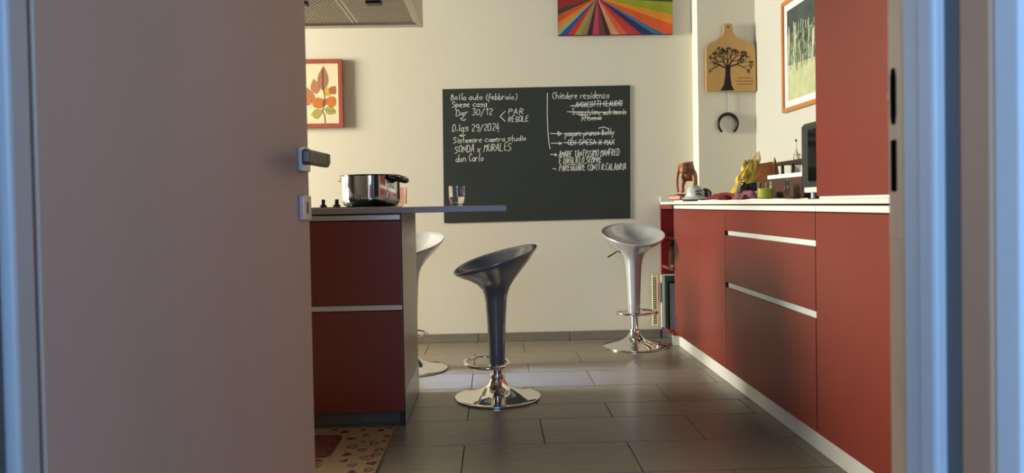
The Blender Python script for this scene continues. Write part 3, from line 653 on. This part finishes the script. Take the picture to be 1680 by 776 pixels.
ztop = zb+.0258
# carved figure: a bent seated figure, one skin grown over joints
def skin_body(name, V, Ed, m, parent, levels=2, origin=Vector()):
    me = bpy.data.meshes.new(name); me.from_pydata([Vector(v[:3])-origin for v in V], Ed, []); me.materials.append(m)
    o = bpy.data.objects.new(name, me); COL.objects.link(o); o.parent = parent
    sm = o.modifiers.new('skin', 'SKIN'); sm.use_smooth_shade = True
    for i, v in enumerate(V): me.skin_vertices[0].data[i].radius = (v[3], v[3])
    me.skin_vertices[0].data[0].use_root = True
    su = o.modifiers.new('sub', 'SUBSURF'); su.levels = levels; su.render_levels = levels
    return o
fx, fy = 1.152, 4.27
fg = thing('carved_figure', 'brown carved wooden figure bent over with its arms reaching down, on the notebook', 'figurine', (fx, fy, ztop))
Z = ztop
V = [(fx+.012, fy, Z+.125, .030), (fx+.010, fy-.006, Z+.165, .033), (fx-.004, fy-.012, Z+.195, .028), (fx-.020, fy-.024, Z+.178, .020), (fx-.026, fy-.034, Z+.150, .026), (fx-.026, fy-.036, Z+.122, .018),
     (fx-.044, fy-.008, Z+.168, .014), (fx-.056, fy-.006, Z+.105, .011), (fx-.058, fy-.012, Z+.045, .0095), (fx-.052, fy-.020, Z+.018, .010),
     (fx+.036, fy-.018, Z+.155, .014), (fx+.044, fy-.022, Z+.10, .012), (fx+.040, fy-.024, Z+.045, .010), (fx+.034, fy-.03, Z+.014, .010),
     (fx+.040, fy+.018, Z+.10, .020), (fx+.056, fy+.012, Z+.150, .016), (fx+.060, fy+.008, Z+.075, .013), (fx+.058, fy+.002, Z+.014, .012),
     (fx-.008, fy+.022, Z+.095, .020), (fx-.020, fy+.020, Z+.055, .015), (fx-.018, fy+.010, Z+.014, .013)]
Ed = [(0, 1), (1, 2), (2, 3), (3, 4), (4, 5), (2, 6), (6, 7), (7, 8), (8, 9), (1, 10), (10, 11), (11, 12), (12, 13), (0, 14), (14, 15), (15, 16), (16, 17), (0, 18), (18, 19), (19, 20)]
skin_body('body', V, Ed, CARVE, fg, 2, Vector((fx, fy, ztop)))
obj('foot_block', box(fx-.064, fx+.066, fy-.040, fy+.034, Z+.0002, Z+.008, .002), CARVE, fg)
# white cap with dark back
cx, cy2 = 1.153, 4.055
cap = thing('cap', 'crumpled white cap with a dark brown back lying beside the carved figure', 'cap', (cx, cy2, WZ))
b = bmesh.new(); n = 28; rings = []
for j in range(9):
    t = j/8*PI/2; rr0 = math.cos(t); zz = math.sin(t)
    rings.append([b.verts.new((cx-.008+(.056+.006*math.sin(3*a+j))*rr0*math.cos(a), cy2+.055*rr0*math.sin(a), WZ+.017+.072*zz*(1+.08*math.sin(2*a+1)))) for a in [2*PI*i/n for i in range(n)]] if j < 8 else [b.verts.new((cx-.008, cy2, WZ+.089))])
for p, q in zip(rings, rings[1:]): skin_rings(b, p, q)
b.faces.new(rings[0]); obj('crown', b, CAPW, cap, 60)
b = bmesh.new(); b1 = []; b2 = []
for i in range(15):
    a = rad(200+i*10); ca, sa = math.cos(a), math.sin(a)
    b1.append((cx-.008+.054*ca, cy2+.053*sa, WZ+.022)); b2.append((cx-.014+.082*ca, cy2+.096*sa, WZ+.0135-.002*math.sin(i/14*PI)))
for dz in (0, .004):
    pass
va = [b.verts.new(p) for p in b1]; vb = [b.verts.new(p) for p in b2]; vc = [b.verts.new((p[0], p[1], p[2]+.004)) for p in b1]; vd = [b.verts.new((p[0], p[1], p[2]+.004)) for p in b2]
for i in range(14):
    b.faces.new((va[i], va[i+1], vb[i+1], vb[i])); b.faces.new((vc[i], vc[i+1], vd[i+1], vd[i])); b.faces.new((vb[i], vb[i+1], vd[i+1], vd[i])); b.faces.new((va[i], va[i+1], vc[i+1], vc[i]))
b.faces.new((va[0], vb[0], vd[0], vc[0])); b.faces.new((va[14], vb[14], vd[14], vc[14]))
obj('peak', b, CAPW, cap, 40)
obj('vent', tube([(cx-.022, cy2-.056, WZ+.052), (cx-.006, cy2-.056, WZ+.058), (cx+.014, cy2-.053, WZ+.058)], .0035, 6), CAPD, cap, 50)
obj('vent', tube([(cx-.020, cy2-.060, WZ+.040), (cx, cy2-.058, WZ+.043), (cx+.012, cy2-.057, WZ+.034)], .0035, 6), CAPD, cap, 50)
b = bmesh.new(); bmesh.ops.create_icosphere(b, subdivisions=3, radius=1, matrix=Matrix.Translation((cx+.058, cy2+.012, WZ+.036)) @ Matrix.Diagonal((.030, .046, .035, 1)))
for v in b.verts: v.co += Vector((.003*math.sin(v.co.z*160), 0, .003*math.sin(v.co.y*130)))
obj('back', b, CAPD, cap, 60)
obj('strap', box(cx+.056, cx+.062, cy2-.036, cy2-.0325, WZ+.014, WZ+.052, .001), ROSE, cap)

# cloths: folded, height-field meshes with thickness
def cloth(name, x0, x1, y0, y1, hf, m, label, cat, nx=40, ny=24):
    b = bmesh.new(); g = [[None]*(ny+1) for _ in range(nx+1)]; h = [[None]*(ny+1) for _ in range(nx+1)]
    for i in range(nx+1):
        for j in range(ny+1):
            u, v = i/nx, j/ny
            x = x0+(x1-x0)*u+.006*math.sin(9*v+3*u); y = y0+(y1-y0)*v+.008*math.sin(11*u)
            e = min(u, 1-u, v, 1-v)*8; e = min(1, max(0, e))
            z = WZ+.0035+max(0, hf(u, v))*(.25+.75*e)
            g[i][j] = b.verts.new((x, y, z)); h[i][j] = b.verts.new((x, y, WZ+.0003))
    for i in range(nx):
        for j in range(ny):
            b.faces.new((g[i][j], g[i+1][j], g[i+1][j+1], g[i][j+1])); b.faces.new((h[i][j], h[i][j+1], h[i+1][j+1], h[i+1][j]))
    for i in range(nx):
        for j in (0, ny): b.faces.new((g[i][j], h[i][j], h[i+1][j], g[i+1][j]))
    for j in range(ny):
        for i in (0, nx): b.faces.new((g[i][j], g[i][j+1], h[i][j+1], h[i][j]))
    return tag(obj(name, b, m, smooth=50, origin=((x0+x1)/2, (y0+y1)/2, WZ)), label, cat)
cloth('folded_cloth', 1.145, 1.236, 3.64, 3.93, lambda u, v: .010+.026*math.exp(-((u-.30)/.16)**2)*(.6+.4*math.sin(5*v))+.006*math.sin(14*u+4*v)+.030*math.exp(-((u-.95)/.18)**2), MAROON, 'dark red cloth folded loosely on the worktop between cap and bags', 'cloth')
cloth('scarf', 1.20, 1.328, 3.45, 3.60, lambda u, v: .020+.020*math.sin(PI*u)*(.7+.3*math.sin(9*v))+.007*math.sin(18*u+7*v), SILK, 'pinkish grey and red scarf bunched in front of the yellow bag', 'scarf')
def pouch(name, cx_, cy_, w0, w1, d0, hgt, lean, m, label, cat, crump=.006, open_top=False, seed=1):
    """a soft bag: superellipse rings narrowing to a pinched top"""
    r_ = random.Random(seed); b = bmesh.new(); rings = []; n = 28; N = 12
    ph = [r_.uniform(0, 6) for _ in range(4)]
    for j in range(N+1):
        t = j/N; wd = (w0+(w1-w0)*t)/2*(1+.05*math.sin(5*t+ph[0])); dp = d0/2*(1-t)**.6+.004
        if open_top: dp = d0/2*(1-.25*t)
        ring = []
        for i in range(n):
            a = 2*PI*i/n; ca, sa = math.cos(a), math.sin(a)
            k = crump*math.sin(7*a+ph[1]+5*t)*math.sin(9*t+ph[2])+crump*.6*math.sin(13*a+11*t+ph[3])
            x = (wd+k)*math.copysign(abs(ca)**.6, ca); y = (dp+k)*math.copysign(abs(sa)**.7, sa)
            ring.append(b.verts.new((cx_+lean[0]*t+x, cy_+lean[1]*t+y, WZ+.0006+hgt*t+(crump*1.5*math.sin(4*a+ph[1]) if j == N else 0))))
        rings.append(ring)
    for p, q in zip(rings, rings[1:]): skin_rings(b, p, q)
    b.faces.new(rings[0])
    if not open_top: b.faces.new(rings[-1])
    return b
t = thing('snack_bag', 'crumpled yellow foil snack bag leaning towards the brown box', 'bag', (1.325, 3.80, WZ))
obj('bag', pouch('b', 1.305, 3.80, .105, .06, .08, .205, (.074, .01), YBAG, '', '', .0085, seed=4), YBAG, t, 60)
b = bmesh.new(); prism([(1.372, .205+WZ), (1.40, .245+WZ), (1.435, .262+WZ), (1.442, .215+WZ), (1.43, .19+WZ)], lambda u, v, d: (u-.012, 3.812+d+.01*math.sin(60*u), v), .003, b)
obj('torn_flap', b, mat('foil_inside', (226, 196, 150), .4, .2, var=.2, scale=40, bump=.5), t)
b = bmesh.new()
for k in range(4): prism([(1.268+.004*k, WZ+.03+.012*k), (1.30, WZ+.075+.012*k), (1.315, WZ+.06+.012*k), (1.29, WZ+.02+.012*k)], lambda u, v, d: (u, 3.745+.004*k+d, v), .002, b)
obj('frayed_corner', b, mat('foil_pale', (230, 214, 160), .4, .2, var=.2, scale=40), t)
t = thing('paper_bag', 'orange brown paper bag with an open top standing behind the brown box', 'bag', (1.51, 3.99, WZ))
ob = pouch('b', 1.482, 3.99, .155, .155, .10, .205, (.012, .0), OBAG, '', '', .004, True, 8)
obj('bag', ob, OBAG, t, 40)
obj('lining', pouch('b', 1.494, 3.99, .135, .145, .085, .202, (0, 0), OBAG, '', '', .003, False, 9), mat('bag_lining', (224, 206, 168), .7, var=.1, bump=.3), t, 40)
b = bmesh.new(); prism([(1.525, WZ+.12), (1.565, WZ+.02), (1.575, WZ+.02), (1.55, WZ+.19), (1.535, WZ+.235)], lambda u, v, d: (u+.022, 3.935+d, v), .01, b)
obj('side_fold', b, mat('fold_dark', (104, 66, 44), .6, var=.2), t)
t = tag(obj('foil_wrapper', pouch('b', 1.305, 3.665, .10, .085, .05, .085, (.015, 0), DKFOIL, '', '', .006, seed=14), DKFOIL, smooth=50, origin=(1.305, 3.665, WZ)), 'dark crumpled foil wrapper tucked below the orange paper bag', 'wrapper')
# jar lid / small steel bowl
t = thing('steel_bowl', 'small steel bowl tilted behind the candle', 'bowl', (1.288, 3.385, WZ))
b = lathe([(.0, 0), (.022, 0), (.034, .012), (.043, .030), (.045, .042), (.043, .042), (.041, .031), (.032, .014), (.0, .004)], (1.288, 3.385, WZ), 32)
obj('bowl', b, POTM, t, 50)
# candle
kx, ky = 1.222, 3.20
t = thing('candle', 'lime green candle in a clear glass on the front of the worktop', 'candle', (kx, ky, WZ))
obj('glass', lathe([(.0, 0), (.031, 0), (.0355, .004), (.0365, .010), (.0365, .074), (.0375, .080), (.036, .0815), (.0345, .074), (.0345, .012), (.033, .008), (.0, .007)], (kx, ky, WZ), 40), GLASS, t, 50)
obj('wax', lathe([(.0, .0072), (.0325, .0082), (.0341, .0122), (.0341, .050), (.026, .0515), (.010, .047), (.0, .047)], (kx, ky, WZ), 40), LIME, t, 50)
obj('wick', tube([(kx, ky, WZ+.047), (kx+.001, ky, WZ+.056)], .0012, 6), WPAPER, t)
# brown drawer box with a ring handle and a white tray top
BX0, BX1, BY0, BY1, BZ = 1.362, 1.64, 3.125, 3.515, .100
t = thing('wooden_box', 'dark brown wooden box with an oval ring handle and a white top', 'box', (1.50, 3.32, WZ))
obj('body', box(BX0, BX1, BY0, BY1, WZ+.012, WZ+BZ, .002), BROWNW, t)
obj('foot_rail', box(BX0-.006, BX1+.004, BY0-.006, BY1+.006, WZ+.0002, WZ+.0115, .002), BROWNW, t)
obj('front_panel', box(BX0-.004, BX0, BY0+.012, BY1-.012, WZ+.018, WZ+BZ-.006, .001), BROWNW, t)
rg_ = obj('ring_handle', tube([(BX0-.009, 3.285+.0185*math.cos(a), WZ+.056+.032*math.sin(a)) for a in [i*2*PI/24 for i in range(24)]], .0028, 6, True), POTM, t, 60)
obj('ring_boss', box(BX0-.010, BX0-.004, 3.279, 3.291, WZ+.082, WZ+.094, .001), POTM, rg_)
obj('white_top', box(BX0-.008, BX1+.006, BY0-.006, BY1+.006, WZ+BZ+.0003, WZ+BZ+.020, .003), WPAPER, t)
# small dark stand with jars on it
TZ = WZ+BZ+.0206
t = thing('jar_stand', 'small dark wooden stand on legs on top of the brown box', 'stand', (1.47, 3.32, TZ))
obj('shelf', box(1.400, 1.56, 3.15, 3.485, TZ+.046, TZ+.060, .004), DKWOOD, t)
obj('shelf_lip', box(1.393, 1.3995, 3.145, 3.495, TZ+.043, TZ+.063, .002), DKWOOD, t)
for y in (3.465, 3.345, 3.18):
    for x in (1.408, 1.55):
        obj('leg', box(x-.006, x+.006, y-.006, y+.006, TZ+.0002, TZ+.0458, .001), DKWOOD, t)
JL = ['small clear jar on the dark stand, nearest to the tall thin bottle', 'small clear jar on the dark stand, in the middle', 'small clear jar on the dark stand, beside the black appliance']
for i, y in enumerate((3.375, 3.315, 3.255)):
    j = thing('jar', JL[i], 'jar', (1.445, y, TZ+.0605), 'jars on the dark stand')
    obj('wall', lathe([(.0, 0), (.017, 0), (.0195, .003), (.0195, .029), (.0205, .033), (.019, .033), (.018, .029), (.018, .005), (.0, .004)], (1.445, y, TZ+.0605), 24), GLASS, j, 50)
j = thing('jar', 'small clear jar under the dark stand next to its front leg', 'jar', (1.44, 3.42, TZ), 'jars under the dark stand')
obj('wall', lathe([(.0, 0), (.014, 0), (.0165, .003), (.0165, .036), (.014, .038), (.0, .036)], (1.44, 3.42, TZ+.0002), 24), mat('frosted_glass', (225, 225, 218), .3, var=.03, trans=.4), j, 50)
j = thing('jar', 'white labelled jar under the middle of the dark stand', 'jar', (1.445, 3.285, TZ), 'jars under the dark stand')
obj('wall', lathe([(.0, 0), (.018, 0), (.0205, .003), (.0205, .032), (.016, .036), (.0, .036)], (1.445, 3.285, TZ+.0002), 24), WPAPER, j, 50)
obj('lid', lathe([(.017, .0362), (.017, .0420), (.0, .0420)], (1.445, 3.285, TZ+.0002), 24), DKWOOD, j, 40)
j = thing('oil_bottle', 'tall thin glass bottle rising above the jars on the dark stand', 'bottle', (1.467, 3.445, TZ+.0605))
obj('wall', lathe([(.0, 0), (.011, 0), (.012, .003), (.012, .035), (.006, .052), (.0042, .065), (.0042, .098), (.0, .098)], (1.467, 3.445, TZ+.0605), 24), GLASS, j, 50)
obj('stopper', lathe([(.0045, .0985), (.0045, .108), (.0, .110)], (1.467, 3.445, TZ+.0605), 16), DKWOOD, j, 50)
# dark glass-fronted appliance behind the tall cupboard
AX0, AY0, AY1 = 1.345, 2.70, 3.10
t = thing('microwave', 'dark glass fronted appliance on grey legs half hidden behind the tall cupboard', 'appliance', (1.5, 2.9, WZ))
pro = [(AX0, .952), (AX0, 1.212), (AX0+.012, 1.226), (AX0+.30, 1.226), (AX0+.30, .952)]
obj('casing', prism(pro, lambda u, v, d: (u, AY0+d, v), AY1-AY0), GREYC, t)
obj('glass_door', box(AX0-.012, AX0-.0005, AY0+.01, AY1-.085, .975, 1.195, .002), BGLASS, t)
obj('side_window', box(AX0+.018, AX0+.28, AY0-.004, AY0-.0005, .965, 1.195, .001), BGLASS, t)
obj('door_trim', box(AX0+.010, AX0+.013, AY0-.0052, AY0-.0042, .965, 1.200), ROSE, t)
obj('frame_line', box(AX0-.006, AX0-.0006, AY1-.084, AY1-.078, .972, 1.196, .001), ROSE, t)
obj('base', box(AX0+.004, AX0+.29, AY0+.01, AY1-.01, .928, .9515, .003), TOPW, t)
for x in (AX0+.028, AX0+.26):
    for y in (AY0+.04, AY1-.05):
        obj('leg', lathe([(.013, 0), (.012, .003), (.012, .0272)], (x, y, WZ+.0002), 16), ALU, t, 40)
# crumpled white runner along the worktop front
def runner():
    b = bmesh.new(); n = 60; A, B_ = [], []
    for i in range(n+1):
        y = 2.50+(3.86-2.50)*i/n; hz_ = .0035+.0016*math.sin(y*9)+.0012*math.sin(y*23+1)
        xx = 1.104
        A.append([b.verts.new((xx, y, WZ+.0002)), b.verts.new((xx, y, WZ+hz_)), b.verts.new((1.175, y, WZ+.002)), b.verts.new((1.175, y, WZ+.0002))])
    for p, q in zip(A, A[1:]):
        for k in range(4): b.faces.new((p[k], p[(k+1) % 4], q[(k+1) % 4], q[k]))
    b.faces.new(A[0]); b.faces.new(A[-1]); return b
tag(obj('table_runner', runner(), WPAPER, smooth=50, origin=(1.14, 3.2, WZ)), 'white wrinkled paper runner along the front edge of the worktop', 'runner')
